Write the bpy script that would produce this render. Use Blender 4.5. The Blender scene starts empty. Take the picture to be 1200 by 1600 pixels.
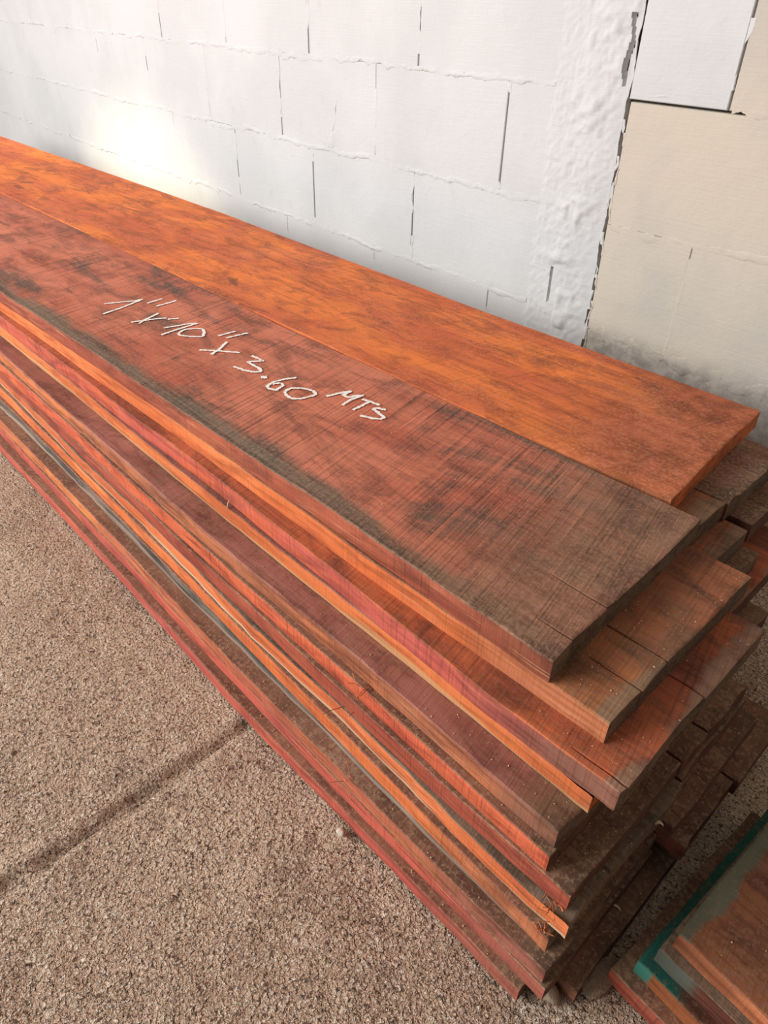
import bpy, math, random
import numpy as np
from mathutils import Matrix, Vector

# ------------------------------------------------------------------ camera, world, lights, exposure
scene = bpy.context.scene
COL = scene.collection
# world axes: X along the planks towards their near end, Y towards the wall, Z up (0 = top of the pile)
RIGHT = Vector((0.68702, 0.72641, 0.01817)); DOWN = Vector((0.43657, -0.39264, -0.80947)); FWD = Vector((-0.58087, 0.56406, -0.58688))
cam_d = bpy.data.cameras.new('camera'); cam = bpy.data.objects.new('camera', cam_d); COL.objects.link(cam)
cam.matrix_world = Matrix(((RIGHT.x, -DOWN.x, -FWD.x, 0.1827), (RIGHT.y, -DOWN.y, -FWD.y, -0.36576), (RIGHT.z, -DOWN.z, -FWD.z, 0.41583), (0, 0, 0, 1)))
cam_d.sensor_fit = 'VERTICAL'; cam_d.sensor_height = 36.0; cam_d.sensor_width = 27.0
cam_d.lens = 36.0 * 1112.4 / 1600.0
cam_d.clip_start = 0.02
scene.camera = cam

world = bpy.data.worlds.new('world'); scene.world = world; world.use_nodes = True
bg = world.node_tree.nodes['Background']; bg.inputs[0].default_value = (0.93, 0.96, 1.0, 1); bg.inputs[1].default_value = 0.5

def lamp(name, kind, loc, aim, energy, color, **kw):
    d = bpy.data.lights.new(name, kind); d.energy = energy; d.color = color
    for k, v in kw.items(): setattr(d, k, v)
    o = bpy.data.objects.new(name, d); COL.objects.link(o); o.location = loc
    o.rotation_euler = (Vector(aim) - Vector(loc)).to_track_quat('-Z', 'Y').to_euler()
    return o
# daylight of the open side of the shed (behind and left of the camera)
lamp('open_bay_daylight', 'AREA', (-2.7, -3.0, 2.0), (-0.9, 0.5, -0.1), 262, (1.0, 0.97, 0.93), shape='RECTANGLE', size=3.2, size_y=2.0)
# shaft of sun that falls through a gap in the roof onto the foot of the wall
sh = lamp('sun_shaft', 'SPOT', (-2.75, -0.9, 2.1), (-2.55, 1.02, -0.30), 340, (1.0, 0.86, 0.58), spot_size=math.radians(11.5), spot_blend=1.0, shadow_soft_size=0.08)
sh.scale = (2.5, 1.0, 1.0)      # the gap in the roof is a slot

vs = scene.view_settings
vs.view_transform = 'Standard'; vs.look = 'None'; vs.gamma = 1.0; vs.use_curve_mapping = False; vs.exposure = 0.38

# ------------------------------------------------------------------ helpers
def lin(r, g, b):
    f = lambda c: (c / 255) / 12.92 if c <= 10.31 else (((c / 255) + 0.055) / 1.055) ** 2.4
    return (f(r), f(g), f(b), 1.0)

class G:
    """small node-graph writer"""
    def __init__(self, name):
        self.m = bpy.data.materials.new(name); self.m.use_nodes = True
        self.t = self.m.node_tree; self.b = self.t.nodes['Principled BSDF']
        self.b.inputs['Specular IOR Level'].default_value = 0.25
    def put(self, sock, v):
        if v is None: return
        if isinstance(v, bpy.types.NodeSocket): self.t.links.new(v, sock)
        else:
            if hasattr(sock.default_value, '__len__') and not hasattr(v, '__len__'): v = (v,) * len(sock.default_value)
            sock.default_value = v
    def n(self, typ, ins=None, **props):
        x = self.t.nodes.new(typ)
        for k, v in props.items(): setattr(x, k, v)
        for k, v in (ins or {}).items(): self.put(x.inputs[k], v)
        return x
    def math(self, op, a, b=0.0, c=None, clamp=False):
        x = self.n('ShaderNodeMath', {0: a, 1: b}, operation=op, use_clamp=clamp)
        if c is not None: self.put(x.inputs[2], c)
        return x.outputs[0]
    def vmul(self, v, s): return self.n('ShaderNodeVectorMath', {0: v, 1: s}, operation='MULTIPLY').outputs[0]
    def vadd(self, v, s): return self.n('ShaderNodeVectorMath', {0: v, 1: s}, operation='ADD').outputs[0]
    def noise(self, v, scale, detail=4.0, rough=0.55, dist=0.0):
        return self.n('ShaderNodeTexNoise', {'Vector': v, 'Scale': scale, 'Detail': detail, 'Roughness': rough, 'Distortion': dist}).outputs['Fac']
    def step(self, x, lo, hi, a=0.0, b=1.0):
        return self.n('ShaderNodeMapRange', {0: x, 1: lo, 2: hi, 3: a, 4: b}, interpolation_type='SMOOTHSTEP', clamp=True).outputs[0]
    def mix(self, f, a, b, mode='MIX'):
        x = self.n('ShaderNodeMix', data_type='RGBA', blend_type=mode)
        self.put(x.inputs[0], f); self.put(x.inputs[6], a); self.put(x.inputs[7], b)
        return x.outputs[2]
    def bump(self, h, strength, dist, prev=None):
        x = self.n('ShaderNodeBump', {'Strength': strength, 'Distance': dist, 'Height': h})
        if prev is not None: self.put(x.inputs['Normal'], prev)
        return x.outputs[0]
    def out(self, color, rough=0.8, normal=None):
        self.put(self.b.inputs['Base Color'], color); self.put(self.b.inputs['Roughness'], rough)
        if normal is not None: self.put(self.b.inputs['Normal'], normal)
        return self.m

def wood(name, base, alt, deep, stain=(70, 62, 54), stain_amt=0.5, stain_lo=0.54, saw=0.5, grain=0.4, band=0.0, band_col=(98, 88, 74),
         end=0.0, end_col=(104, 82, 66), dust=0.0, dust_col=(150, 120, 98), low=0.0, low_col=(225, 195, 150), paint=0.0, paint_col=(40, 110, 100), scuff=0.0, knots=0.0, slant=0.2, bump=0.5, rough=0.78, blot=3.0):
    """rough sawn tropical hardwood; UV holds metres from the near end and metres from the edge"""
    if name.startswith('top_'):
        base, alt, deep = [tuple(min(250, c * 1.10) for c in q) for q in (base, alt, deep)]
    g = G(name)
    tc = g.n('ShaderNodeTexCoord'); oi = g.n('ShaderNodeObjectInfo')
    uv = g.n('ShaderNodeSeparateXYZ', {0: tc.outputs['UV']})
    u, v = uv.outputs[0], uv.outputs[1]
    seed = g.math('MULTIPLY', oi.outputs['Random'], 53.0)
    off = g.n('ShaderNodeCombineXYZ', {0: seed, 1: g.math('MULTIPLY', seed, 1.7), 2: 0.0}).outputs[0]
    P = g.vadd(tc.outputs['Object'], off)
    n_low = g.noise(g.vmul(P, (1.0, 2.6, 2.6)), blot, 5, 0.6, 0.4)
    col = g.mix(g.step(n_low, 0.38, 0.62), lin(*base), lin(*alt))
    n_mid = g.noise(g.vmul(P, (1.0, 2.2, 4.0)), blot * 4.2, 6, 0.65, 0.6)
    col = g.mix(g.math('MULTIPLY', g.step(n_mid, 0.44, 0.66), 0.75), col, lin(*deep))
    # grain along the plank
    gr = g.noise(g.vmul(P, (5.0, 170.0, 170.0)), 1.0, 4, 0.6)
    col = g.mix(g.math('MULTIPLY', g.step(gr, 0.50, 0.72), grain), col, lin(*deep))
    # saw marks across the plank
    sx = g.n('ShaderNodeSeparateXYZ', {0: P})
    sl = g.math('ADD', sx.outputs[0], g.math('MULTIPLY', sx.outputs[1], slant))
    sv = g.n('ShaderNodeCombineXYZ', {0: g.math('MULTIPLY', sl, 430.0), 1: g.math('MULTIPLY', sx.outputs[1], 7.0), 2: g.math('MULTIPLY', sx.outputs[2], 12.0)}).outputs[0]
    sw = g.noise(sv, 1.0, 3, 0.6)
    sw_mask = g.step(g.noise(P, 7.0, 3, 0.5), 0.35, 0.65, 0.35, 1.0)
    sw_dark = g.math('MULTIPLY', g.math('MULTIPLY', g.step(sw, 0.50, 0.70), sw_mask), saw)
    sw_pale = g.math('MULTIPLY', g.math('MULTIPLY', g.step(sw, 0.48, 0.28), sw_mask), saw * 0.75)
    # weather stains
    if stain_amt > 0:
        st = g.noise(g.vmul(P, (1.5, 3.6, 3.6)), 2.6, 6, 0.62, 0.8)
        st2 = g.math('ADD', st, g.math('MULTIPLY', g.math('SUBTRACT', sw, 0.5), 0.22))
        col = g.mix(g.math('MULTIPLY', g.step(st2, stain_lo, stain_lo + 0.17), stain_amt), col, lin(*stain))
    if knots > 0:
        kn = g.noise(g.vmul(P, (1.0, 1.6, 1.0)), 9.0, 5, 0.6, 1.2)
        col = g.mix(g.math('MULTIPLY', g.step(kn, 0.64, 0.72), knots), col, lin(96, 56, 44))
    nb = g.noise(P, 22.0, 4, 0.6); nb2 = g.noise(g.vmul(P, (1, 1, 1)), 4.0, 3, 0.5)
    wob = g.math('ADD', g.math('MULTIPLY', g.math('SUBTRACT', nb, 0.5), 0.035), g.math('MULTIPLY', g.math('SUBTRACT', nb2, 0.5), 0.07))
    if band > 0:
        col = g.mix(g.step(g.math('ADD', v, wob), band, band * 0.35, 0.0, 0.88), col, g.mix(g.step(gr, 0.4, 0.65), lin(*band_col), lin(*[c * 0.66 for c in band_col])))
    if end > 0:
        col = g.mix(g.step(g.math('ADD', u, wob), end, end * 0.2, 0.0, 0.85), col, g.mix(g.step(nb, 0.4, 0.65), lin(*end_col), lin(*[c * 0.72 for c in end_col])))
    col = g.mix(sw_dark, col, (0.36, 0.32, 0.30, 1), 'MULTIPLY')
    col = g.mix(sw_pale, col, (1.55, 1.5, 1.5, 1), 'MULTIPLY')
    gm = g.noise(g.vmul(P, (7.0, 90.0, 140.0)), 1.0, 5, 0.7)
    col = g.mix(g.math('MULTIPLY', g.step(gm, 0.49, 0.63), min(1.0, 0.35 + grain * 0.6)), col, (0.50, 0.45, 0.43, 1), 'MULTIPLY')
    if scuff > 0:
        sc = g.noise(g.vmul(P, (9.0, 330.0, 330.0)), 1.0, 3, 0.65); sm = g.noise(g.vmul(P, (6, 6, 30)), 2.0, 3, 0.5)
        col = g.mix(g.math('MULTIPLY', g.math('MULTIPLY', g.step(sc, 0.54, 0.68), g.step(sm, 0.4, 0.62)), scuff), col, lin(226, 170, 130))
    if low > 0:
        wv = g.math('MULTIPLY', g.math('SUBTRACT', g.noise(P, 6.0, 3, 0.5), 0.5), 0.02)
        col = g.mix(g.step(g.math('ADD', v, wv), low, low + 0.003), col, g.mix(g.step(gr, 0.45, 0.7), lin(*low_col), lin(*[c * 0.75 for c in low_col])))
    if paint > 0:
        wp = g.math('MULTIPLY', g.math('SUBTRACT', nb, 0.5), 0.03)
        col = g.mix(g.step(g.math('ADD', u, wp), paint, paint * 0.6, 0.0, 0.9), col, g.mix(nb, lin(*paint_col), lin(*[c * 0.7 for c in paint_col])))
    if dust > 0:
        dn = g.noise(P, 240.0, 2, 0.7); dm = g.noise(P, 9.0, 4, 0.6)
        col = g.mix(g.math('MULTIPLY', g.step(g.math('ADD', dn, g.math('MULTIPLY', dm, 0.3)), 0.62, 0.80), dust), col, lin(*dust_col))
    fine = g.noise(P, 420.0, 2, 0.6)
    nm = g.bump(sw, bump, 0.0012)
    nm = g.bump(gr, bump * 0.8, 0.0010, nm)
    nm = g.bump(fine, bump * 0.6, 0.0006, nm)
    return g.out(col, rough, nm)

def mesh_obj(name, verts, faces, mats, midx=None, uvs=None, parent=None, smooth=30):
    me = bpy.data.meshes.new(name); me.from_pydata(verts, [], faces)
    for m in (mats if isinstance(mats, (list, tuple)) else [mats]): me.materials.append(m)
    if midx is not None: me.polygons.foreach_set('material_index', midx)
    if uvs is not None:
        l = me.uv_layers.new(name='UVMap'); l.data.foreach_set('uv', np.asarray(uvs, dtype=np.float32).ravel())
    if smooth:
        me.shade_smooth(); me.set_sharp_from_angle(angle=math.radians(smooth))
    me.update()
    o = bpy.data.objects.new(name, me); COL.objects.link(o)
    if parent is not None: o.parent = parent
    return o

def tag(o, label=None, cat=None, group=None, kind=None):
    if label: o['label'] = label
    if cat: o['category'] = cat
    if group: o['group'] = group
    if kind: o['kind'] = kind
    return o

rng = np.random.default_rng(7)
def noise1(n, step, amp, r):
    """smooth random curve of n samples with a knot every step samples"""
    k = max(2, int(n / step) + 3); y = r.normal(0, 1, k)
    return np.interp(np.linspace(0, k - 1, n), np.arange(k), y) * amp
def vnoise(X, Y, cell, r):
    """value noise on arrays"""
    x = X / cell; y = Y / cell; x0 = np.floor(x).astype(int); y0 = np.floor(y).astype(int)
    fx = x - x0; fy = y - y0; fx = fx * fx * (3 - 2 * fx); fy = fy * fy * (3 - 2 * fy)
    T = r.random((256, 256)) * 2 - 1
    g = lambda a, b: T[a % 256, b % 256]
    return (g(x0, y0) * (1 - fx) + g(x0 + 1, y0) * fx) * (1 - fy) + (g(x0, y0 + 1) * (1 - fx) + g(x0 + 1, y0 + 1) * fx) * fy

# ------------------------------------------------------------------ setting: floor
ZF = -0.3155
JX = -0.328                      # the control joint of the concrete floor

def concrete_mat():
    g = G('rough_concrete'); P = g.n('ShaderNodeTexCoord').outputs['Object']
    big = g.noise(P, 2.2, 5, 0.6); mid = g.noise(P, 14.0, 5, 0.65)
    col = g.mix(g.step(big, 0.35, 0.65), lin(204, 174, 150), lin(230, 203, 177))
    col = g.mix(g.math('MULTIPLY', g.step(mid, 0.50, 0.74), 0.5), col, lin(136, 110, 96))
    sp = g.noise(P, 230.0, 3, 0.7); sp2 = g.noise(g.vadd(P, (3, 5, 7)), 300.0, 2, 0.6)
    col = g.mix(g.math('MULTIPLY', g.step(sp, 0.52, 0.62), 0.85), col, lin(80, 60, 49))
    col = g.mix(g.math('MULTIPLY', g.step(sp2, 0.54, 0.63), 0.9), col, lin(246, 230, 212))
    vo = g.n('ShaderNodeTexVoronoi', {'Vector': P, 'Scale': 70.0, 'Randomness': 1.0}).outputs['Distance']
    grit = g.math('MULTIPLY', g.step(vo, 0.26, 0.14), g.step(g.noise(P, 30.0, 2, 0.5), 0.5, 0.62))
    col = g.mix(g.math('MULTIPLY', grit, 0.6), col, lin(222, 205, 186))
    nm = g.bump(sp, 1.0, 0.007); nm = g.bump(sp2, 1.0, 0.005, nm); nm = g.bump(grit, 0.5, 0.003, nm); nm = g.bump(mid, 0.5, 0.006, nm)
    return g.out(col, 0.9, nm)
M_CONC = concrete_mat()

def sub_mat():
    g = G('dark_earth'); P = g.n('ShaderNodeTexCoord').outputs['Object']
    n = g.noise(P, 90.0, 4, 0.6)
    return g.out(g.mix(n, lin(48, 38, 32), lin(92, 74, 62)), 0.95, g.bump(n, 0.8, 0.004))
M_EARTH = sub_mat()

floor = mesh_obj('floor', [(-7, -6, ZF - 0.016), (6, -6, ZF - 0.016), (6, 1.4, ZF - 0.016), (-7, 1.4, ZF - 0.016)], [(0, 1, 2, 3)], M_EARTH, smooth=0)
tag(floor, 'rough brown concrete floor with a straight control joint', kind='structure')

def slab(x0, x1, joint_side):
    """one poured slab; fine relief close to the camera, coarse far away; ragged arris along the joint"""
    xs = np.unique(np.round(np.concatenate([np.arange(max(x0, -1.3), min(x1, 0.62), 0.005), np.linspace(x0, x1, 24)]), 4))
    xs = xs[(xs >= x0) & (xs <= x1)]
    ys = np.unique(np.round(np.concatenate([np.arange(-0.62, 0.16, 0.005), np.linspace(-6, 1.36, 24)]), 4))
    X, Y = np.meshgrid(xs, ys, indexing='ij'); r = np.random.default_rng(11)
    Z = ZF + vnoise(X, Y, 0.011, r) * 0.0009 + vnoise(X, Y, 0.034, r) * 0.0014 + vnoise(X, Y, 0.12, r) * 0.0016 - 0.0025
    for _ in range(70):                      # pits in the surface
        px, py, pr = r.uniform(-1.2, 0.3), r.uniform(-0.6, -0.08), r.uniform(0.003, 0.008)
        Z -= 0.003 * np.clip(1 - np.hypot(X - px, Y - py) / pr, 0, 1)
    edge = (x1 - X) if joint_side > 0 else (X - x0)
    wob = 0.004 + 0.004 * vnoise(X * 0, Y, 0.06, r) + 0.0025 * vnoise(X * 0, Y, 0.025, r) + 0.002 * vnoise(X * 0 + 5, Y, 0.011, r)
    if joint_side > 0: Z += 0.0022 * np.exp(-((edge - 0.020) / 0.010) ** 2)       # trowelled lip beside the joint
    Z -= 0.0075 * np.clip(1 - (edge - np.clip(wob, 0, 1)) / 0.006, 0, 1) * (0.75 + 0.35 * vnoise(X * 0, Y, 0.02, r))
    nx, ny = X.shape
    V = np.stack([X.ravel(), Y.ravel(), Z.ravel()], 1)
    I = np.arange(nx * ny).reshape(nx, ny)
    F = np.stack([I[:-1, :-1].ravel(), I[1:, :-1].ravel(), I[1:, 1:].ravel(), I[:-1, 1:].ravel()], 1)
    return mesh_obj('slab', V.tolist(), F.tolist(), M_CONC, parent=floor, smooth=180)
slab(-7, JX - 0.0002, 1); slab(JX + 0.0002, 6, -1)

# ------------------------------------------------------------------ setting: block wall
YAW = -0.05707
def paint_mat(name, a, b, dirt, dirt_z=-0.02, warm=None):
    g = G(name); P = g.n('ShaderNodeTexCoord').outputs['Object']
    n1 = g.noise(P, 3.0, 4, 0.55); n2 = g.noise(P, 26.0, 5, 0.6)
    col = g.mix(g.step(n1, 0.4, 0.62), lin(*a), lin(*b))
    col = g.mix(g.math('MULTIPLY', g.step(n2, 0.58, 0.74), 0.22), col, lin(*[c * 0.9 for c in a]))
    z = g.n('ShaderNodeSeparateXYZ', {0: P}).outputs[2]
    dn = g.noise(P, 38.0, 5, 0.68)
    dz = g.math('ADD', z, g.math('MULTIPLY', g.math('SUBTRACT', g.noise(P, 9.0, 4, 0.6), 0.5), 0.10))
    dm = g.math('MULTIPLY', g.step(dz, dirt_z, dirt_z - 0.07), g.step(dn, 0.36, 0.62, 0.25, 0.9))
    col = g.mix(dm, col, lin(*dirt))
    brush = g.noise(g.vmul(P, (12.0, 12.0, 260.0)), 1.0, 3, 0.6)
    nm = g.bump(brush, 0.35, 0.0018); nm = g.bump(n2, 0.35, 0.004, nm); nm = g.bump(g.noise(P, 120.0, 3, 0.6), 0.22, 0.002, nm)
    return g.out(col, 0.72, nm)
M_WHITE = paint_mat('white_wall_paint', (208, 210, 212), (215, 217, 219), (200, 197, 192), -0.26)
M_BEIGE = paint_mat('beige_wall_paint', (208, 199, 185), (196, 190, 182), (146, 141, 138), -0.085)
M_GAP = (lambda g: g.out(g.mix(g.noise(g.n('ShaderNodeTexCoord').outputs['Object'], 60.0, 3, 0.6), lin(40, 36, 32), lin(104, 97, 88)), 0.95))(G('grey_mortar'))

ROWS = [-0.307 + 0.2 * i for i in range(15)]
UL, UR, ZT = -7.0, 3.4, ROWS[-1]
wv = [(UL, 0.012, -0.45), (UR, 0.012, -0.45), (UR, 0.012, ZT), (UL, 0.012, ZT), (UL, 0.16, -0.45), (UR, 0.16, -0.45), (UR, 0.16, ZT), (UL, 0.16, ZT)]
wall = mesh_obj('wall_back', wv, [(0, 1, 2, 3), (5, 4, 7, 6), (4, 0, 3, 7), (1, 5, 6, 2), (3, 2, 6, 7), (4, 5, 1, 0)], M_GAP, smooth=0)
wall.location = (0, 0.8505, 0); wall.rotation_euler = (0, 0, YAW)
tag(wall, 'painted concrete block wall behind the plank pile', kind='structure')

def block(u0, u1, z0, z1, mat, r, name='concrete_block', proud=0.0, gap=0.0016, gl=None, gr_=None):
    gl = gap if gl is None else gl; gr_ = gap if gr_ is None else gr_
    u0 += gl; u1 -= gr_; z0 += 0.0003; z1 -= 0.0003; b = 0.0012; y = -proud
    tilt = r.normal(0, 0.0003, 4)
    V = []; 
    for (uu, zz), t in zip(((u0, z0), (u1, z0), (u1, z1), (u0, z1)), tilt):
        V.append((uu, 0.03, zz))
    for (uu, zz) in ((u0, z0), (u1, z0), (u1, z1), (u0, z1)): V.append((uu, y + b, zz))
    for (uu, zz), t in zip(((u0 + b, z0 + b), (u1 - b, z0 + b), (u1 - b, z1 - b), (u0 + b, z1 - b)), tilt): V.append((uu, y + t, zz))
    F = [(8, 9, 10, 11)]
    for i in range(4):
        j = (i + 1) % 4; F += [(4 + i, 4 + j, 8 + j, 8 + i), (i, j, 4 + j, 4 + i)]
    return mesh_obj(name, V, F, mat, parent=wall, smooth=0)

def bead(u0, z0, u1, z1, w, h, mat, r, name='mortar_joint', ragged=1.0):
    """ragged ridge of mortar smeared along a joint (in wall coordinates)"""
    L = math.hypot(u1 - u0, z1 - z0); n = max(6, int(L / 0.0035)); du, dz = (u1 - u0) / L, (z1 - z0) / L
    s = np.linspace(0, L, n); c = noise1(n, 7, w * 0.14 * ragged, r) + noise1(n, 40, w * 0.22 * ragged, r)
    ww = np.clip(w * (1 + 0.3 * ragged * noise1(n, 4, 1, r)), w * 0.4, w * 1.8)
    hh = np.clip(h * (0.6 + 0.35 * noise1(n, 2, 1, r) + 0.5 * noise1(n, 12, 1, r)), 0.0001, h * 2.0)
    prof = [(-1, -0.5), (-0.85, 0.3), (-0.55, 0.6), (-0.15, 1.0), (0.3, 0.85), (0.7, 0.45), (0.9, 0.2), (1, -0.5)]
    V = []
    for i in range(n):
        for q, hq in prof:
            off = c[i] + q * ww[i] / 2 + r.normal(0, w * 0.035)
            V.append((u0 + du * s[i] - dz * off, -hh[i] * hq - r.normal(0, h * 0.12), z0 + dz * s[i] + du * off))
    m = len(prof); F = []
    for i in range(n - 1):
        for j in range(m - 1):
            F.append((i * m + j, (i + 1) * m + j, (i + 1) * m + j + 1, i * m + j + 1))
    return mesh_obj(name, V, F, mat, parent=wall, smooth=70)

CL, CR = -0.688, -0.530        # the lumpy poured column, and the crack where the beige part begins
TOOTH = -0.356
r = np.random.default_rng(3)
# slits left open in the head joints: (course, u) -> (bottom, top)
SLIT = {(2, -0.8): (0.112, 0.270), (3, -1.46): (0.300, 0.345), (3, -1.06): (0.296, 0.318), (1, -1.46): (-0.085, 0.055), (1, -1.06): (-0.05, 0.0), (1, -1.86): (-0.045, 0.0), (2, -1.6): (0.10, 0.145), (2, -2.4): (0.2, 0.24), (2, -2.8): (0.23, 0.27), (3, -2.26): (0.30, 0.36)}
for i in range(14):
    z0, z1 = ROWS[i], ROWS[i] + 0.2
    start = -1.06 if i % 2 == 1 else -0.8
    us = [CL + 0.01] + [start - 0.4 * k for k in range(0, 16)]
    if us[0] - us[1] < 0.02: us.pop(1)
    slit = lambda a: next((v for (ii, uu), v in SLIT.items() if ii == i and abs(uu - a) < 0.01), None)
    for a, b_ in zip(us[1:], us[:-1]):
        block(a, b_, z0, z1, M_WHITE, r, gl=0.0018 if slit(a) else 0.0004, gr_=0.0018 if slit(b_) else 0.0004)
    for a in us[1:]:
        if a < -4.5 or z0 > 0.9: continue
        sl = slit(a)
        if sl:
            if sl[0] - z0 > 0.012: bead(a, z0 + 0.004, a, sl[0], 0.009, 0.0006, M_WHITE, r)
            if z1 - sl[1] > 0.012: bead(a, sl[1], a, z1 - 0.004, 0.009, 0.0006, M_WHITE, r)
        else:
            lo = z0 + r.uniform(0.004, 0.05); hi = z1 - r.uniform(0.004, 0.05); bead(a, lo, a, hi, 0.008, 0.0005, M_WHITE, r)
    if z0 < 1.3:
        for a in np.arange(-4.6, CL - 0.05, 0.65):
            bead(a, z0, min(a + 0.66, CL + 0.01), z0, 0.013, 0.0014, M_WHITE, r, ragged=1.0)
    # beige side, its courses a little lower; every other course starts behind a white tooth
    b0, b1 = z0 - 0.010, z1 - 0.010
    toothed = i % 2 == 1 and i >= 3
    if toothed:
        block(CR + 0.004, TOOTH, b0, b1, M_WHITE, r, proud=0.001, gl=-0.0065, gr_=0.002)
        ub = [TOOTH, 0.02] + [0.42 + 0.4 * k for k in range(8)]
    elif i % 2 == 0: ub = [CR, -0.16] + [0.24 + 0.4 * k for k in range(8)]
    else: ub = [CR, -0.355, 0.045] + [0.445 + 0.4 * k for k in range(8)]
    for j, (a, b_) in enumerate(zip(ub[:-1], ub[1:])):
        block(a, b_, b0, b1 - (0.0035 if (i % 2 == 0 and i >= 2 and j == 0) else 0), M_BEIGE, r, gl=0.0012 if j == 0 else 0.0004, gr_=0.0004)
        if j > 0 and z0 < 0.6 and a < 1.5: bead(a, b0 + 0.003, a, b1 - 0.06 * r.random(), 0.007, 0.0005, M_BEIGE, r)
    if z0 < 0.9:
        bead(TOOTH + 0.006 if toothed else (CR + 0.010 if i % 2 == 1 else -0.15), b0, 1.2, b0, 0.012, 0.0008, M_BEIGE, r)
        if not toothed and i % 2 == 0 and z0 < 0.6: bead(CR + 0.010, b0, -0.15, b0, 0.012, 0.0008, M_BEIGE, r)

# lumpy cast column between the blocks
cu = np.arange(CL - 0.012, CR - 0.0022, 0.0022); cz = np.arange(-0.44, 1.2, 0.0027)
U, Z = np.meshgrid(cu, cz, indexing='ij'); rr = np.random.default_rng(21)
lump = np.clip(vnoise(U, Z, 0.016, rr) * 0.9 + vnoise(U, Z, 0.04, rr) * 0.8 - 0.15, 0, 2)
strip = np.exp(-((U - (-0.602 + 0.02 * vnoise(U * 0, Z, 0.15, rr))) / 0.042) ** 2)
Yc = -0.0015 - 0.0042 * lump * (0.25 + strip) - 0.0035 * strip - 0.0008 * vnoise(U, Z, 0.007, rr)
Yc += 0.0026 * np.clip(1 - (U - cu[0]) / 0.02, 0, 1)
edge_wob = 0.0030 * vnoise(U * 0, Z, 0.045, rr) + 0.0014 * vnoise(U * 0, Z, 0.008, rr)
Uc = U + edge_wob * np.clip(1 - (cu[-1] - U) / 0.008, 0, 1)
Yc = np.where(U > cu[-1] - 0.02, Yc * (0.35 + 0.65 * np.clip((cu[-1] - U) / 0.02, 0, 1)), Yc)
upper = np.clip((Z - 0.278) / 0.012, 0, 1) * np.clip(1 - (cu[-1] - U) / 0.012, 0, 1)
Yc = Yc * (1 - upper) - 0.0006 * upper
Yc[-1, :] = np.where(Z[-1] > 0.284, 0.0006, 0.014); Uc[-1, :] = Uc[-2, :] + 0.0004
slit = (np.abs(U + 0.5465 - 0.004 * vnoise(U * 0, Z, 0.03, rr)) < 0.0030 + 0.0022 * vnoise(U, Z, 0.010, rr)) & (Z > 0.300) & (Z < 0.402); Yc[slit] += 0.012; dark = slit.copy()
slit = (np.abs(U + 0.632) < 0.0022) & (Z > -0.09) & (Z < -0.02); Yc[slit] += 0.008; dark |= slit
nu, nz = U.shape; I = np.arange(nu * nz).reshape(nu, nz)
F = np.stack([I[:-1, :-1].ravel(), I[1:, :-1].ravel(), I[1:, 1:].ravel(), I[:-1, 1:].ravel()], 1)
mesh_obj('cast_column', np.stack([Uc.ravel(), Yc.ravel(), Z.ravel()], 1).tolist(), F.tolist(), [M_WHITE, M_GAP], dark.ravel()[F].all(1).astype(int).tolist(), parent=wall, smooth=45)
# ragged mortar under the toothed block
bead(CR + 0.003, 0.2875, TOOTH - 0.012, 0.2865, 0.008, 0.0014, M_WHITE, r, ragged=1.6)
bead(CR + 0.012, -0.118, 0.9, -0.117, 0.026, 0.0016, M_BEIGE, r, ragged=1.0)
for q in range(7):
    z0 = -0.16 + 0.062 * q; k = r.uniform(0.02, 0.05)
    bead(CR + 0.0022, z0, CR + 0.0022, z0 + k, 0.0040, 0.0010, M_BEIGE, r, ragged=1.5)
    bead(CR - 0.0030, z0 + 0.02, CR - 0.0030, z0 + 0.02 + k, 0.0055, 0.0016, M_WHITE, r, ragged=1.5)
bead(TOOTH - 0.003, 0.31, TOOTH - 0.003, 0.40, 0.006, 0.0014, M_WHITE, r, ragged=1.6)
# trowel scar on the white block
bead(-1.375, 0.115, -1.352, 0.215, 0.006, 0.0014, M_WHITE, r, name='mortar_smear')
bead(-1.42, 0.118, -1.36, 0.122, 0.04, 0.0012, M_WHITE, r, name='mortar_smear')

# unseen roof sheet and right side wall, added to keep the sky off that side
M_BLOCKER = (lambda g: g.out(g.mix(g.noise(g.n('ShaderNodeTexCoord').outputs['Object'], 2.0, 4, 0.6), lin(120, 108, 96), lin(92, 84, 76)), 0.8))(G('sky_blocker_sheet'))
def slab_box(name, a, b, label):
    (x0, y0, z0), (x1, y1, z1) = a, b
    V = [(x0, y0, z0), (x1, y0, z0), (x1, y1, z0), (x0, y1, z0), (x0, y0, z1), (x1, y0, z1), (x1, y1, z1), (x0, y1, z1)]
    o = mesh_obj(name, V, [(3, 2, 1, 0), (4, 5, 6, 7), (0, 1, 5, 4), (1, 2, 6, 5), (2, 3, 7, 6), (3, 0, 4, 7)], M_BLOCKER, smooth=0)
    return tag(o, label, kind='structure')
slab_box('sky_blocker_roof', (-7, -3.4, 2.42), (2.4, 1.6, 2.46), 'unseen roof sheet added to block sky light over the pile')
slab_box('sky_blocker_wall', (2.3, -3.4, ZF - 0.01), (2.38, 0.70, 2.42), 'unseen side wall added to keep the right side dark')

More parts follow.
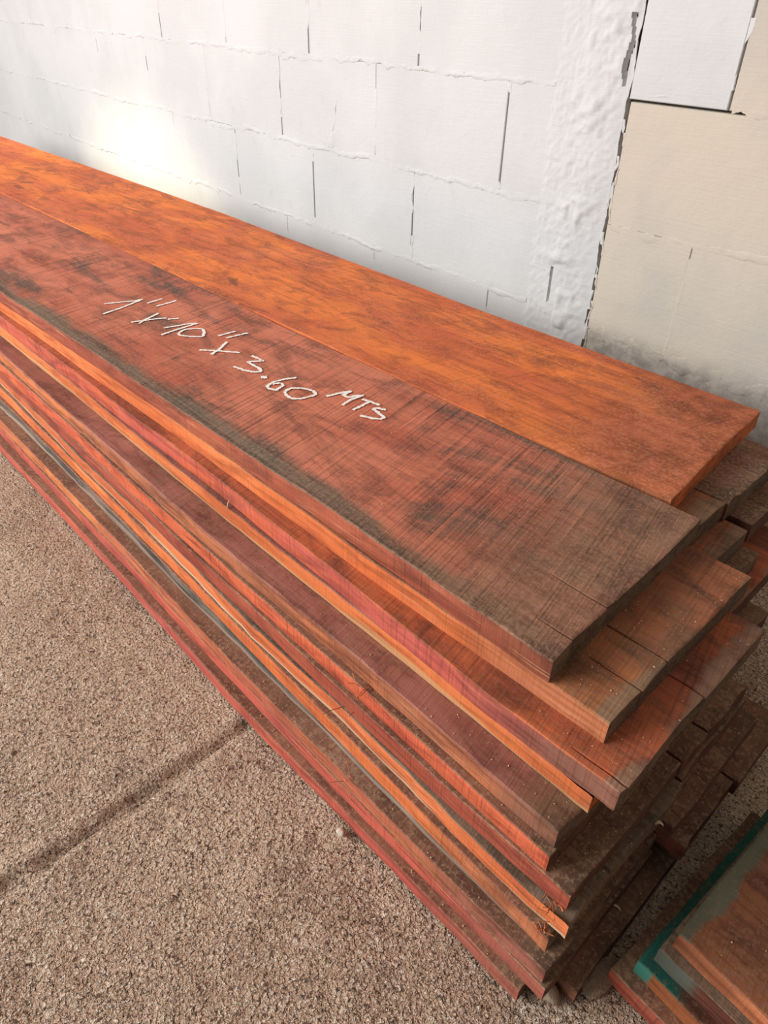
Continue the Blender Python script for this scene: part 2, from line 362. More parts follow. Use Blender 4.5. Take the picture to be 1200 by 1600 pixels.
# ------------------------------------------------------------------ wood materials
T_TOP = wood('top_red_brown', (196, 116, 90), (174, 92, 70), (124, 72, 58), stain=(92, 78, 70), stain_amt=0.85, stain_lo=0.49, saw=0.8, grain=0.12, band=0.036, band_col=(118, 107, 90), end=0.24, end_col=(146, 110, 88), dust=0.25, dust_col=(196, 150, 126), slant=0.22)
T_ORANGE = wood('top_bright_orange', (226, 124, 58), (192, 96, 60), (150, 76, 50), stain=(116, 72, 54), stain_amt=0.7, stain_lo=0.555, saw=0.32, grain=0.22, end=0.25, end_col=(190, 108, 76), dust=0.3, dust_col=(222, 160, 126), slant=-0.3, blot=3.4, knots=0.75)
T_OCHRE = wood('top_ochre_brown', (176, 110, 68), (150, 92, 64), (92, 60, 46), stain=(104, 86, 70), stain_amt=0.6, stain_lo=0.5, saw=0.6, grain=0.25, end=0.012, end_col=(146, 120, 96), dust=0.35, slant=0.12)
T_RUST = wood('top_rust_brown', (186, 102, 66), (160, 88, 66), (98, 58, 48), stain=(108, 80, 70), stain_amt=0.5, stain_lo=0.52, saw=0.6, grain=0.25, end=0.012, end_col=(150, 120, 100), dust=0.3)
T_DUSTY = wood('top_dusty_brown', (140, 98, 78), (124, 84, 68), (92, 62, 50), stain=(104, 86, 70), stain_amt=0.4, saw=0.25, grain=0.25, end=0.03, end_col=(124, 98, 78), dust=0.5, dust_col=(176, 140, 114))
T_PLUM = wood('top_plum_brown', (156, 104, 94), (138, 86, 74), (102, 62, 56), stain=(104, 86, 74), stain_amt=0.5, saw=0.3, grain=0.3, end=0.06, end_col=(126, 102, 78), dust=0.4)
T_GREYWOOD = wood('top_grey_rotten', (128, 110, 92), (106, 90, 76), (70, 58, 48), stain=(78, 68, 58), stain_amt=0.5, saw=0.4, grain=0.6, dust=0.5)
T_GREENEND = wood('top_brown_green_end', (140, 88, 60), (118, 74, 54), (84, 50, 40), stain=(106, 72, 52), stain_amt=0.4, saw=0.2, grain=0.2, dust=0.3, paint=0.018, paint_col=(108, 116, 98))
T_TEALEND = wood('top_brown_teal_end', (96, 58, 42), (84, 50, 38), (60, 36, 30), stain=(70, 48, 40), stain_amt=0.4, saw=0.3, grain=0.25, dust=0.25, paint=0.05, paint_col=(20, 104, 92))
F_RED = wood('edge_red_brown', (182, 100, 74), (160, 84, 64), (118, 62, 50), stain_amt=0.35, stain=(116, 84, 70), saw=0.5, grain=0.3, end=0.12, end_col=(140, 80, 60), scuff=0.35)
F_ORANGE = wood('edge_fresh_orange', (232, 134, 80), (214, 116, 66), (178, 92, 58), stain_amt=0.25, stain=(160, 106, 80), saw=0.3, grain=0.35, end=0.2, end_col=(186, 118, 84), scuff=0.35)
F_PINK = wood('edge_pink_red', (198, 98, 86), (212, 106, 72), (150, 70, 62), stain_amt=0.4, stain=(120, 82, 82), saw=0.55, grain=0.25, end=0.18, end_col=(130, 96, 84), scuff=0.3)
F_CREAM = wood('edge_orange_cream', (226, 130, 76), (206, 112, 66), (176, 92, 58), stain_amt=0.25, stain=(150, 100, 76), saw=0.25, grain=0.35, low=0.0165, low_col=(208, 156, 110), end=0.03, end_col=(200, 130, 90), scuff=0.3)
F_CHALKY = wood('edge_orange_pale_foot', (230, 134, 82), (214, 116, 72), (176, 90, 58), stain_amt=0.15, saw=0.2, grain=0.4, low=0.018, low_col=(206, 172, 140), scuff=0.5)
F_BROWN = wood('edge_brown_orange', (176, 110, 80), (206, 122, 78), (128, 76, 58), stain_amt=0.4, stain=(128, 98, 80), saw=0.3, grain=0.6, end=0.1, end_col=(140, 98, 80), scuff=0.5)
F_CRIMSON = wood('edge_crimson', (206, 100, 72), (220, 116, 76), (146, 60, 48), stain_amt=0.2, stain=(130, 74, 60), saw=0.9, grain=0.25, scuff=0.35)
F_MAROON = wood('edge_maroon', (178, 92, 70), (162, 80, 62), (122, 58, 48), stain_amt=0.35, stain=(130, 100, 84), saw=0.6, grain=0.3, scuff=0.3)
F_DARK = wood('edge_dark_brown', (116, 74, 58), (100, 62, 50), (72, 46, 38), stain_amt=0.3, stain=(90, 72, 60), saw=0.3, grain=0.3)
F_GREY = wood('edge_grey_weathered', (100, 98, 90), (138, 122, 110), (66, 64, 60), stain=(62, 64, 62), stain_amt=0.7, stain_lo=0.45, saw=0.1, grain=0.7, low=0.013, low_col=(160, 140, 126))
F_YELLOW = wood('edge_yellow_orange', (224, 142, 84), (190, 108, 82), (150, 82, 64), stain_amt=0.3, stain=(150, 106, 90), saw=0.2, grain=0.5, end=0.25, end_col=(158, 100, 86), scuff=0.5)
F_ROSE = wood('edge_rose_red', (206, 104, 84), (182, 90, 80), (150, 72, 62), stain_amt=0.25, stain=(134, 92, 80), saw=0.3, grain=0.4, end=0.15, end_col=(160, 96, 80), scuff=0.4)
F_TEAL = wood('edge_brown_teal_end', (164, 98, 58), (134, 78, 52), (92, 52, 40), stain_amt=0.2, saw=0.2, grain=0.5, paint=0.016, paint_col=(50, 146, 130))
F_GREYTEAL = wood('edge_dark_grey_green', (120, 68, 52), (102, 58, 48), (70, 42, 36), stain_amt=0.2, saw=0.2, grain=0.6, paint=0.04, paint_col=(108, 118, 106))
E_GREY = wood('end_grey_brown', (128, 106, 88), (110, 92, 76), (74, 60, 50), stain=(84, 72, 60), stain_amt=0.5, saw=0.2, grain=0.2, dust=0.4, bump=0.8)
E_ORANGE = wood('end_orange', (216, 122, 62), (196, 106, 56), (150, 78, 48), stain_amt=0.1, saw=0.1, grain=0.15, bump=0.8)
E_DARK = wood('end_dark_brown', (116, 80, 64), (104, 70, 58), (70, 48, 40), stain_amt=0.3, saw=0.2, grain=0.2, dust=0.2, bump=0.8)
E_TEAL = wood('end_teal_paint', (36, 118, 104), (30, 98, 88), (24, 70, 62), stain_amt=0.2, saw=0.1, grain=0.2)
M_UNDER = T_DUSTY

# ------------------------------------------------------------------ planks
def plank(name, xe, front, width, ztop, mats, seed, thick=0.024, skew=0.0, length=3.6, direction=-1, cracks=(), rough=1.0, notch=None, dz=0.0, back=None, chip=0.0):
    """One sawn plank. xe: x of the near end; front: [(x, y)] of its front top edge; direction -1 runs away from the
    near end towards -X, +1 towards +X. back: [(x, y)] of its rear edge when it is not parallel."""
    rr = np.random.default_rng(seed)
    u = np.concatenate([[0, 0.0015, 0.004, 0.008], np.arange(0.014, 1.5, 0.011), np.arange(1.5, length, 0.07), [length]])
    n = len(u)
    fx = np.array([p[0] for p in front]); fy = np.array([p[1] for p in front]); o_ = np.argsort(fx); fx, fy = fx[o_], fy[o_]
    xs0 = xe + direction * u
    yf = np.interp(xs0, fx, fy)
    k = np.ones(21) / 21; yf = np.convolve(np.pad(yf, 10, mode='edge'), k, mode='valid')
    if back is not None:
        bx = np.array([p[0] for p in back]); by = np.array([p[1] for p in back]); o_ = np.argsort(bx)
        w = np.interp(xs0, bx[o_], by[o_]) - yf
    else: w = np.full(n, width)
    yf = yf + noise1(n, 16, 0.0007 * rough, rr) + noise1(n, 2, 0.00025 * rough, rr)
    tb = noise1(n, 24, 0.0004 * rough, rr)                     # waviness of the lower arris
    ws = np.concatenate([np.linspace(0, 1, 9)] + [np.array([c[0] - 0.0012, c[0] - 0.0004, c[0] + 0.0004, c[0] + 0.0012]) / width for c in cracks])
    ws = np.unique(np.clip(np.round(ws, 5), 0, 1)); m = len(ws)
    endjit = noise1(m, 1.6, 0.0008 * rough, rr)
    bv = 0.0008
    loop = []     # per station list of points
    uvl = []
    warp = noise1(n, 40, 0.0003, rr)
    for i in range(n):
        pts = []; uvp = []
        x0 = xs0[i]; fade = max(0.0, 1 - u[i] / 0.05)
        cb = bv * (1 + 0.4 * abs(rr.normal()) * rough)
        # front face, from bottom to top
        for q, (dy, z) in enumerate(((0.0004 + tb[i], -thick), (0.0, -thick + 0.0015), (0.0, -thick * 0.5), (0.0, -cb))):
            x = x0 - direction * 0 + fade * endjit[0]
            pts.append((x, yf[i] + dy, ztop + z)); uvp.append((u[i], -z))
        for j, s in enumerate(ws):
            yy = yf[i] + s * w[i]
            if j == 0: yy += cb * 0.8
            if j == m - 1: yy -= 0.0008
            z = warp[i]
            for (cy, cl, cd) in [c[:3] for c in cracks]:
                if u[i] < cl and abs(s * width - cy) < 0.0008: z -= cd * min(1.0, (cl - u[i]) / cl * 2.2)
            if i == 0: z -= 0.0008 * abs(rr.normal())
            x = x0 + fade * endjit[j] + skew * s
            if chip > 0 and u[i] < chip and s * width < 0.03: z -= 0.007 * (1 - u[i] / chip) * (1 - s * width / 0.03) * (0.6 + 0.5 * rr.random())
            pts.append((x, yy, ztop + z)); uvp.append((u[i], max(0.0, s * w[i])))
        pts.append((x0 + skew + fade * endjit[-1], yf[i] + w[i], ztop - 0.001)); uvp.append((u[i], w[i]))
        pts.append((x0 + skew + fade * endjit[-1], yf[i] + w[i], ztop - thick)); uvp.append((u[i], w[i]))
        loop.append(pts); uvl.append(uvp)
    L = len(loop[0]); V = [p for pts in loop for p in pts]; UV = [q for pts in uvl for q in pts]
    F = []; MI = []
    flip = direction > 0
    for i in range(n - 1):
        for j in range(L):
            j2 = (j + 1) % L
            F.append((i * L + j, i * L + j2, (i + 1) * L + j2, (i + 1) * L + j))
            MI.append(1 if j < 3 else (0 if j < 3 + m else (3 if j < L - 1 and j >= 4 + m else (1 if j == 3 + m else 3))))
    uvs = []
    # end caps: strip between the top points and the underside
    caps = []
    for st, rev in ((0, False), (n - 1, True)):
        base = st * L; top = [base + 4 + j for j in range(m)]
        bot = []
        for j, s in enumerate(ws):
            p = V[top[j]]; z = ztop - thick
            V.append((p[0] - direction * -0.0002, p[1], z)); UV.append((0.5, s * width)); bot.append(len(V) - 1)
        for j in range(m - 1): caps.append((top[j], bot[j], bot[j + 1], top[j + 1]) if not rev else (top[j], top[j + 1], bot[j + 1], bot[j]))
        caps.append((base + 3, base + 2, base + 1, base, bot[0], top[0]) if not rev else (base + 3, top[0], bot[0], base, base + 1, base + 2))
        caps.append((top[-1], bot[-1], base + L - 1, base + L - 2) if not rev else (top[-1], base + L - 2, base + L - 1, bot[-1]))
    F += caps; MI += [2] * len(caps)
    if not flip: F = [tuple(reversed(f)) for f in F]
    ox, oy = xe, float(yf[0]); oz = ztop - thick
    V = [(p[0] - ox, p[1] - oy, p[2] - oz) for p in V]
    UVL = [UV[i] for f in F for i in f]
    o = mesh_obj(name, V, F, list(mats) + ([M_UNDER] if len(mats) < 4 else []), MI, UVL, smooth=38)
    o.location = (ox, oy, oz)
    return o

ZL = [0, -0.025, -0.050, -0.075] + [-0.075 - 0.024 * i for i in range(1, 11)]     # top of each layer, 13 layers
TH = [0.0246] * 3 + [0.0231] * 10
FRONT = {
 1: [(-4, -0.016), (-1.12, -0.0132), (-0.70, -0.007), (-0.39, -0.004), (-0.158, -0.0015), (0.01, -0.004)],
 2: [(-4, -0.008), (-1.16, -0.0064), (-0.715, -0.005), (-0.40, -0.003), (-0.148, -0.008), (0.06, -0.002)],
 3: [(-4, -0.010), (-1.158, -0.0145), (-0.38, -0.019), (-0.128, -0.028), (0.09, -0.0306)],
 4: [(-4, -0.008), (-1.176, -0.0151), (-0.374, -0.0259), (-0.13, -0.026), (0.075, -0.0305)],
 5: [(-4, -0.030), (-1.117, -0.0434), (-0.332, -0.0565), (-0.099, -0.0555), (0.07, -0.059)],
 6: [(-4, -0.030), (-1.133, -0.0447), (-0.333, -0.0596), (-0.09, -0.0624), (0.07, -0.0669)],
 7: [(-4, -0.015), (-1.163, -0.0406), (-0.331, -0.0637), (-0.085, -0.0663), (0.095, -0.0666)],
 8: [(-4, -0.010), (-1.187, -0.039), (-0.33, -0.0655), (-0.08, -0.071), (0.10, -0.0785)],
 9: [(-4, -0.015), (-1.198, -0.042), (-0.334, -0.0675), (-0.07, -0.0779), (0.095, -0.0834)],
 10: [(-4, -0.030), (-1.197, -0.0492), (-0.339, -0.0655), (-0.07, -0.0720), (0.10, -0.0700)],
 11: [(-4, -0.050), (-1.17, -0.0661), (-0.316, -0.0842), (-0.062, -0.0835), (0.10, -0.0821)],
 12: [(-4, -0.050), (-1.186, -0.0673), (-0.323, -0.0830), (-0.06, -0.0848), (0.105, -0.0827)],
 13: [(-4, -0.060), (-1.166, -0.0814), (-0.31, -0.0938), (-0.052, -0.0915), (0.09, -0.0926)],
}
GP = 'planks of the big pile, front column'
# layer: (x end, width, (top, front, end), label, kwargs)
spec = {
 1: (0.001, 0.2575, (T_TOP, F_RED, E_GREY), 'top reddish-brown plank with white chalk writing and a grey front margin', dict(cracks=((0.082, 0.060, 0.010), (0.030, 0.03, 0.004)), rough=1.5, skew=-0.008, back=[(-4, 0.2520), (-0.66, 0.2532), (-0.24, 0.2585), (0.02, 0.2620)])),
 2: (0.057, 0.248, (T_OCHRE, F_ORANGE, E_GREY), 'ochre-brown plank with bright orange edge directly under the chalk-marked plank', dict(cracks=((0.090, 0.080, 0.009), (0.046, 0.05, 0.004)))),
 3: (0.089, 0.246, (T_RUST, F_PINK, E_GREY), 'rust-brown plank with pink edge, third from top, its end jutting furthest of the upper three', dict(cracks=((0.13, 0.05, 0.004), (0.008, 0.045, 0.004)), rough=1.5)),
 4: (0.072, 0.225, (T_PLUM, F_CREAM, E_ORANGE), 'plank with pale tan lower edge and chipped corner, fourth from top', dict(chip=0.05)),
 5: (0.0685, 0.240, (T_PLUM, F_BROWN, E_GREY), 'plum-brown plank with streaky brown-orange edge, fifth from top', dict(rough=1.6)),
 6: (0.0675, 0.230, (T_DUSTY, F_CRIMSON, E_DARK), 'plank with a crimson saw-marked edge, sixth from top', {}),
 7: (0.0918, 0.176, (T_DUSTY, F_MAROON, E_DARK), 'dusty plank with maroon edge whose end juts out below the crimson-edged plank', {}),
 8: (0.0995, 0.183, (T_GREYWOOD, F_CHALKY, E_GREY), 'orange-edged plank with a grey rotten broken end, eighth from top', dict(chip=0.03, rough=1.8)),
 9: (0.0915, 0.158, (T_DUSTY, F_ORANGE, E_GREY), 'plank with fresh orange edge just under the grey rotten-ended plank', {}),
 10: (0.0850, 0.190, (T_DUSTY, F_GREY, E_DARK), 'plank with weathered dark grey edge in the lower pile', dict(rough=1.6)),
 11: (0.0985, 0.180, (T_DUSTY, F_YELLOW, E_GREY), 'plank with yellowish orange edge, third from the floor', {}),
 12: (0.1020, 0.180, (T_DUSTY, F_ROSE, E_DARK), 'plank with rose-red edge, second from the floor', {}),
 13: (0.0835, 0.034, (T_DUSTY, F_ROSE, E_DARK), 'lowest plank with thin red edge lying on the concrete floor', {}),
}
planks = {}
for k, (xe, w, mats, label, kw) in spec.items():
    planks[k] = tag(plank('wooden_plank', xe, FRONT[k], w, ZL[k - 1], mats, 100 + k, thick=TH[k - 1], **kw), label, 'plank', GP)

GR = 'planks of the big pile, rear columns'
def rear(layer, xe, y0, y1, mats, label, seed, group=GR, **kw):
    return tag(plank('wooden_plank', xe, [(x, y0 + max(0.0, y - FRONT[layer][-1][1])) for x, y in FRONT[layer]] + [(1, y0)], y1 - y0, ZL[layer - 1], mats, seed, thick=TH[layer - 1], **kw), label, 'plank', group)
orange = tag(plank('wooden_plank', -0.047, [(-4, 0.258), (-0.66, 0.2572), (-0.24, 0.2625), (-0.047, 0.2740)], 0.275, -0.0004, (T_ORANGE, F_ORANGE, E_ORANGE), 200, thick=0.0244, skew=-0.022,
       back=[(-4, 0.572), (-1.33, 0.570), (-0.54, 0.5415), (-0.07, 0.540)], rough=1.3), 'wide bright orange plank on top of the pile beside the wall', 'plank', GR)
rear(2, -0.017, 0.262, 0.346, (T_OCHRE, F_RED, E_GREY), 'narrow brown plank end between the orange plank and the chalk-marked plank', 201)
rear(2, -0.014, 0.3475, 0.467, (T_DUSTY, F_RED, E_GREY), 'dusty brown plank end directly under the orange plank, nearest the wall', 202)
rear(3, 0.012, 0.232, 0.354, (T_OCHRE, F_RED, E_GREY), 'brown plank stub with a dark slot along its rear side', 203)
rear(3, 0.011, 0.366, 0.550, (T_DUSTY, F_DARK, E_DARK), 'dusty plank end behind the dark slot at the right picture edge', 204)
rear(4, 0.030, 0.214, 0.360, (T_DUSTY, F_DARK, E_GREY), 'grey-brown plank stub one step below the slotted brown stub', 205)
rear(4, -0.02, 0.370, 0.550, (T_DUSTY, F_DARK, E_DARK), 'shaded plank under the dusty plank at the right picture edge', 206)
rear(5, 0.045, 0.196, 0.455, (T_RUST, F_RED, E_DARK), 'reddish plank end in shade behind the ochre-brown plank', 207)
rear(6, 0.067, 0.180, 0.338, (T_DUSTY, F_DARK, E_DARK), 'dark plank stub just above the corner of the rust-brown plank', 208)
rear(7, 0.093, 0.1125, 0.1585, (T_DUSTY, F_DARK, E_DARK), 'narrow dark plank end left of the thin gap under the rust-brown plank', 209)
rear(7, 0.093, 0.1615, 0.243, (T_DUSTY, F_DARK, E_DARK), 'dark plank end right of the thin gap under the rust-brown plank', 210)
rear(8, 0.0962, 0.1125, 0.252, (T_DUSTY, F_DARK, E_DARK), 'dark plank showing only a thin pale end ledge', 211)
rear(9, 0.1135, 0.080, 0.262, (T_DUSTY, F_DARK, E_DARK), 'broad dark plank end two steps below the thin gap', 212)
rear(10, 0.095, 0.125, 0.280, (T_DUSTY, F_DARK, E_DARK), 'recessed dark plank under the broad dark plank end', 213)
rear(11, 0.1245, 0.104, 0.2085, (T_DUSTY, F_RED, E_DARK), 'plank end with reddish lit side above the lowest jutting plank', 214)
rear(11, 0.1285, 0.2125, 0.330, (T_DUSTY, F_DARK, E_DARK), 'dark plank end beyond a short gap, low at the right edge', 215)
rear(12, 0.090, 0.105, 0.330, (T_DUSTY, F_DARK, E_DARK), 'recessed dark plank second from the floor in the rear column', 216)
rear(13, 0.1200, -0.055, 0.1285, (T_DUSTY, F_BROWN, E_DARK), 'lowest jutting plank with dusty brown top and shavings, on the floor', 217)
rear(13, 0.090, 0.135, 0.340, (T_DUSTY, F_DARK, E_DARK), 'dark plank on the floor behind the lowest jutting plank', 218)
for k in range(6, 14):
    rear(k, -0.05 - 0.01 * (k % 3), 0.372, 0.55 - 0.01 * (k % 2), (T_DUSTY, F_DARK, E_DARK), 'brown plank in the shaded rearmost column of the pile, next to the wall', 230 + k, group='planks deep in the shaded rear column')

# chalk inscription: 1" x 10" x 3.60 MTS
STROKES = [[(-954, 91), (-943, 116), (-935, 134), (-933, 148)], [(-933, 148), (-919, 104), (-912, 69)], [(-912, 145), (-914, 174)], [(-889, 149), (-891, 187)], [(-839, 92), (-847, 105), (-859, 137)], [(-852, 85), (-846, 101), (-841, 118), (-832, 136)], [(-826, 134), (-818, 149)], [(-799, 111), (-793, 132), (-789, 149), (-782, 160)], [(-782, 160), (-780, 127), (-777, 95)], [(-766, 117), (-773, 132), (-767, 144), (-758, 154), (-746, 150), (-731, 138), (-740, 127), (-758, 114), (-766, 117)], [(-719, 157), (-717, 186)], [(-704, 161), (-699, 196)], [(-692, 108), (-671, 127), (-646, 146)], [(-667, 112), (-675, 130), (-691, 154)], [(-627, 152), (-616, 154), (-600, 154), (-608, 145), (-614, 136), (-599, 136), (-584, 136), (-574, 131), (-582, 122), (-595, 117), (-614, 113)], [(-560, 121), (-556, 128)], [(-528, 157), (-534, 144), (-538, 129), (-535, 113), (-528, 109), (-515, 113), (-518, 117), (-521, 129), (-529, 132), (-534, 120)], [(-507, 120), (-508, 132), (-498, 143), (-484, 148), (-473, 146), (-473, 137), (-477, 121), (-485, 114), (-497, 115), (-507, 120)], [(-460, 151), (-456, 169), (-450, 185)], [(-450, 185), (-449, 169), (-438, 170)], [(-438, 170), (-436, 180), (-430, 188)], [(-430, 188), (-432, 170), (-428, 150)], [(-410, 152), (-412, 183)], [(-424, 180), (-413, 183), (-397, 185)], [(-382, 183), (-396, 177), (-396, 173), (-385, 171), (-370, 168), (-370, 161), (-377, 156), (-394, 149)]]
GLYPHS = [(0, 2), (2, 4), (4, 7), (7, 9), (9, 10), (10, 12), (12, 14), (14, 15), (15, 16), (16, 17), (17, 18), (18, 22), (22, 24), (24, 25)]
def chalk():
    g = G('white_chalk'); P = g.n('ShaderNodeTexCoord').outputs['Object']
    m = g.out(g.mix(g.step(g.noise(P, 700.0, 2, 0.6), 0.52, 0.68), lin(255, 252, 246), lin(232, 206, 190)), 0.95)
    rr = np.random.default_rng(5); p1 = planks[1].location
    for ga, gb in GLYPHS:
        V = []; F = []
        for si, s in enumerate(STROKES[ga:gb]):
            zc = 0.0010 + 0.00012 * si - p1.z
            pts = np.array(s, float) / 1000; seg = np.linalg.norm(np.diff(pts, axis=0), axis=1); t = np.concatenate([[0], np.cumsum(seg)])
            n = max(5, int(t[-1] / 0.0018)); tt = np.linspace(0, t[-1], n)
            q = np.stack([np.interp(tt, t, pts[:, 0]), np.interp(tt, t, pts[:, 1])], 1)
            if len(pts) > 3:
                kk = np.array([1, 2, 3, 2, 1.]) / 9
                for c in (0, 1): q[:, c] = np.convolve(np.pad(q[:, c], 2, mode='edge'), kk, mode='valid')
            d = np.gradient(q, axis=0); d /= np.linalg.norm(d, axis=1)[:, None] + 1e-9; nr = np.stack([-d[:, 1], d[:, 0]], 1)
            wd = 0.0024 if t[-1] > 0.01 else 0.0044
            b0 = len(V)
            for i in range(n):
                for a in (wd * rr.uniform(0.5, 1.25), -wd * rr.uniform(0.5, 1.25)):
                    V.append((q[i, 0] + nr[i, 0] * a - p1.x, q[i, 1] + nr[i, 1] * a - p1.y, zc))
            for i in range(n - 1): F.append((b0 + 2 * i, b0 + 2 * i + 1, b0 + 2 * i + 3, b0 + 2 * i + 2))
        mesh_obj('chalk_character', V, F, m, parent=planks[1], smooth=0)
chalk()

# ------------------------------------------------------------------ second pile, lower right (runs the other way)
G2 = 'planks of the small pile with green painted ends'
def pile2(xe, y0, w, ztop, mats, label, seed, **kw):
    yaw = -0.075
    o = plank('wooden_plank', xe, [(-1, y0), (6, y0)], w, ztop, mats, seed, thick=0.0230, length=2.0, direction=1, **kw)
    o.rotation_euler = (0, 0, yaw)
    return tag(o, label, 'plank', G2)
pile2(0.1590, 0.014, 0.254, -0.2190, (T_GREENEND, F_ORANGE, E_GREY), 'broad brown top plank with orange edge and faded green end, lower right corner', 301, rough=1.6)
pile2(0.1535, 0.005, 0.250, -0.2430, (T_GREYWOOD, F_GREYTEAL, E_GREY), 'dark plank with grey-green painted end under the orange-edged corner plank', 302)
pile2(0.1440, -0.004, 0.250, -0.2670, (T_TEALEND, F_TEAL, E_TEAL), 'plank with bright teal painted end in the lower right pile', 303)
pile2(0.1310, -0.016, 0.250, -0.2910, (T_DUSTY, F_MAROON, E_DARK), 'lowest dark red plank of the lower right pile, on the floor', 304)

# ------------------------------------------------------------------ loose bits
M_CHIP = (lambda g: g.out(g.mix(g.noise(g.n('ShaderNodeTexCoord').outputs['Object'], 90.0, 3, 0.6), lin(236, 214, 184), lin(206, 160, 118)), 0.85))(G('pale_wood_chip'))
M_FIBRE = (lambda g: g.out(g.mix(g.noise(g.n('ShaderNodeTexCoord').outputs['Object'], 60.0, 2, 0.6), lin(214, 130, 84), lin(180, 96, 60)), 0.85))(G('orange_wood_fibre'))
M_STONE = (lambda g: (lambda n: g.out(g.mix(n, lin(226, 214, 200), lin(170, 152, 136)), 0.9, g.bump(n, 0.6, 0.002)))(g.noise(g.n('ShaderNodeTexCoord').outputs['Object'], 150.0, 4, 0.6)))(G('pale_stone'))
M_DUSTPILE = (lambda g: (lambda n: g.out(g.mix(n, lin(196, 176, 152), lin(120, 102, 86)), 0.95, g.bump(n, 1.0, 0.004)))(g.noise(g.n('ShaderNodeTexCoord').outputs['Object'], 230.0, 4, 0.65)))(G('grey_sawdust'))

def sliver(loc, ang, L, w, label, mat=M_CHIP, curl=0.0015, name='wood_shaving', group=None):
    n = 8; V = []; F = []
    for i in range(n):
        t = i / (n - 1); x = (t - 0.5) * L; z = 0.0003 + curl * math.sin(math.pi * t); ww = w * (0.35 + 0.65 * math.sin(math.pi * (0.15 + 0.7 * t)))
        b = curl * 1.2 * math.sin(t * 3.0)
        for a, zz in ((-1, 0), (1, 0), (1, 0.0005), (-1, 0.0005)): V.append((x, b + a * ww / 2, z + zz))
    for i in range(n - 1):
        for j in range(4): F.append((i * 4 + j, i * 4 + (j + 1) % 4, i * 4 + 4 + (j + 1) % 4, i * 4 + 4 + j))
    F += [(3, 2, 1, 0), (n * 4 - 4, n * 4 - 3, n * 4 - 2, n * 4 - 1)]
    o = mesh_obj(name, V, F, mat); o.location = loc; o.rotation_euler = (0, 0, ang)
    return tag(o, label, 'wood shaving', group)
sliver((0.0985, 0.030, -0.2908), 1.0, 0.012, 0.0022, 'left of two pale shavings on the lowest jutting plank')
sliver((0.1040, 0.0325, -0.2908), 0.25, 0.011, 0.0022, 'right of two pale shavings on the lowest jutting plank')
sliver((0.090, -0.005, -0.2908), -0.5, 0.009, 0.0012, 'thin curled shaving near the front of the lowest jutting plank', curl=0.003)
sliver((0.1055, 0.055, -0.1702), 0.6, 0.007, 0.0030, 'pale chip on the grey rotten plank end')
sliver((-0.432, -0.0187, -0.0748), 1.7, 0.016, 0.0010, 'pale curled fibre standing on the pink-edged plank', curl=0.004)

def stone(loc, s, label, mat, seed, name='pebble', cat='pebble', flat=0.7):
    rr = np.random.default_rng(seed); V = []; F = []; a, b = 9, 14
    for i in range(a + 1):
        for j in range(b):
            th = math.pi * i / a; ph = 2 * math.pi * j / b
            V.append([math.sin(th) * math.cos(ph), math.sin(th) * math.sin(ph), math.cos(th)])
    V = np.array(V); d = 1 + 0.22 * vnoise(V[:, 0] * 2 + V[:, 2], V[:, 1] * 2 + 3 * V[:, 2], 1.0, rr) + 0.08 * vnoise(V[:, 0] * 5 + 2 * V[:, 2], V[:, 1] * 5, 1.0, rr)
    V = V * d[:, None] * np.array(s)
    V[:, 2] -= V[:, 2].min()
    for i in range(a):
        for j in range(b): F.append((i * b + j, (i + 1) * b + j, (i + 1) * b + (j + 1) % b, i * b + (j + 1) % b))
    o = mesh_obj(name, V.tolist(), F, mat, smooth=60); o.location = loc
    return tag(o, label, cat)
stone((-0.1425, -0.1030, ZF - 0.0005), (0.0055, 0.0045, 0.004), 'small white pebble beside the red edge of the lowest plank', M_STONE, 1)
stone((0.1005, -0.066, ZF - 0.001), (0.013, 0.009, 0.010), 'brown stone lump wedged under the plank corner', M_DUSTPILE, 2)
stone((0.126, -0.020, ZF - 0.002), (0.012, 0.024, 0.005), 'small heap of grey sawdust at the foot of the lowest jutting plank', M_DUSTPILE, 4, 'sawdust_heap', 'sawdust')

def tuft(loc, label, seed, n=22, spread=0.005, L=0.010):
    rr = np.random.default_rng(seed); V = []; F = []
    for _ in range(n):
        c = rr.normal(0, spread, 2); a = rr.uniform(0, 6.28); e = rr.uniform(0.1, 0.9); l = L * rr.uniform(0.4, 1.2); w = 0.00035
        d = np.array([math.cos(a) * math.cos(e), math.sin(a) * math.cos(e), math.sin(e)]); p0 = np.array([c[0], c[1], 0.0002]); p1 = p0 + d * l * 0.6; p2 = p1 + np.array([d[0], d[1], d[2] * 0.1]) * l * 0.4
        s = np.array([-d[1], d[0], 0]) * w; k = len(V)
        for p in (p0, p1, p2): V += [tuple(p - s), tuple(p + s), tuple(p + np.array([0, 0, w * 2]))]
        for q in (0, 3):
            for j in range(3): F.append((k + q + j, k + q + (j + 1) % 3, k + q + 3 + (j + 1) % 3, k + q + 3 + j))
    o = mesh_obj('splinter_tuft', V, F, M_FIBRE, smooth=0); o.location = loc
    return tag(o, label, 'splinters')
tuft((0.083, -0.071, -0.1705), 'tuft of orange splinters on the grey rotten plank end', 1)
tuft((0.080, -0.080, -0.1945), 'tuft of orange splinters at the end of the fresh orange-edged plank', 2, 14, 0.004)
tuft((-0.155, -0.066, -0.1225), 'long orange fibres snagged on the crimson-edged plank', 3, 10, 0.008, 0.022)
tuft((-0.150, -0.088, -0.2425), 'curled orange fibres hanging near the white pebble', 4, 6, 0.003, 0.018)

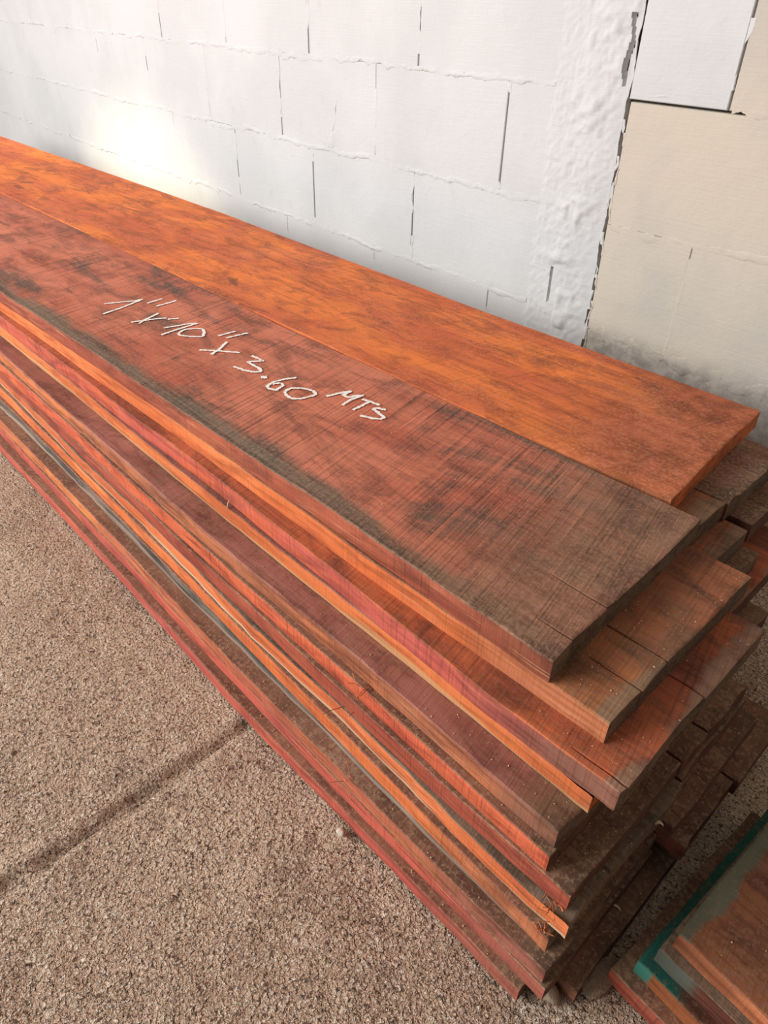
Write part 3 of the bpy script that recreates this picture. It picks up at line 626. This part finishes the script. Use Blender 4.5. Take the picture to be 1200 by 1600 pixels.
# sawdust and crumbs scattered over the plank ends: nobody could count them
def crumbs():
    rr = np.random.default_rng(9); V = []; F = []
    def spot(x, y, z):
        e = min(0.0012, abs(rr.normal(0.0002, 0.00035)) + 0.0002); k = len(V); a = rr.uniform(0, 3.14); c, s = math.cos(a) * e, math.sin(a) * e; f = rr.uniform(0.4, 1)
        V.extend([(x - c, y - s, z), (x + s * f, y - c * f, z), (x + c, y + s, z), (x - s * f, y + c * f, z), (x, y, z + e * 0.8)])
        F.extend([(k, k + 1, k + 4), (k + 1, k + 2, k + 4), (k + 2, k + 3, k + 4), (k + 3, k, k + 4)])
    area = [(0.02, 0.119, -0.05, 0.12, -0.2906, 110), (0.02, 0.09, -0.06, 0.11, -0.1466, 110), (0.06, 0.098, -0.07, 0.1, -0.1706, 60), (0.05, 0.113, 0.09, 0.26, -0.1946, 50),
            (0.095, 0.124, 0.11, 0.2, -0.2426, 20), (-0.02, 0.056, 0.01, 0.24, -0.0246, 60), (0.0, 0.088, -0.02, 0.21, -0.0496, 80), (-0.08, 0.01, 0.24, 0.36, -0.0496, 25), (-0.1, -0.02, 0.28, 0.46, -0.0246, 25),
            (-0.9, -0.05, 0.02, 0.25, 0.0006, 70), (0.17, 0.32, 0.02, 0.2, -0.2186, 30), (-0.6, 0.07, -0.054, -0.03, -0.0986, 45), (-0.7, 0.06, -0.062, -0.058, -0.1226, 25), (-0.9, 0.09, -0.083, -0.071, -0.2426, 60), (-0.9, 0.08, -0.090, -0.085, -0.2906, 60)]
    for x0, x1, y0, y1, z, n in area:
        for _ in range(n * 2): spot(rr.uniform(x0, x1), rr.uniform(y0, y1), z + 0.0004)
    o = mesh_obj('sawdust_crumbs', V, F, M_CHIP, smooth=0)
    tag(o, 'pale sawdust crumbs scattered over the plank ends', 'sawdust', kind='stuff')
crumbs()

# grit lying on the concrete
def grit():
    rr = np.random.default_rng(31); V = []; F = []
    for _ in range(900):
        x, y = rr.uniform(-1.1, 0.2), rr.uniform(-0.55, -0.10); e = min(0.0026, 0.0006 + abs(rr.normal(0, 0.0007))); k = len(V)
        for a in range(5):
            t = a * 1.2566 + rr.uniform(-0.3, 0.3); q = e * rr.uniform(0.7, 1.2); V.append((x + q * math.cos(t), y + q * math.sin(t), ZF - 0.0030))
        for a in range(5):
            t = a * 1.2566 + rr.uniform(-0.3, 0.3); q = e * rr.uniform(0.4, 0.8); V.append((x + q * math.cos(t), y + q * math.sin(t), ZF - 0.0012 + e * rr.uniform(0.6, 1.0)))
        for a in range(5): F.append((k + a, k + (a + 1) % 5, k + 5 + (a + 1) % 5, k + 5 + a))
        F.append((k + 5, k + 6, k + 7, k + 8, k + 9))
    o = mesh_obj('floor_grit', V, F, M_STONE, smooth=0)
    tag(o, 'pale grit strewn over the concrete floor', 'grit', kind='stuff')
grit()
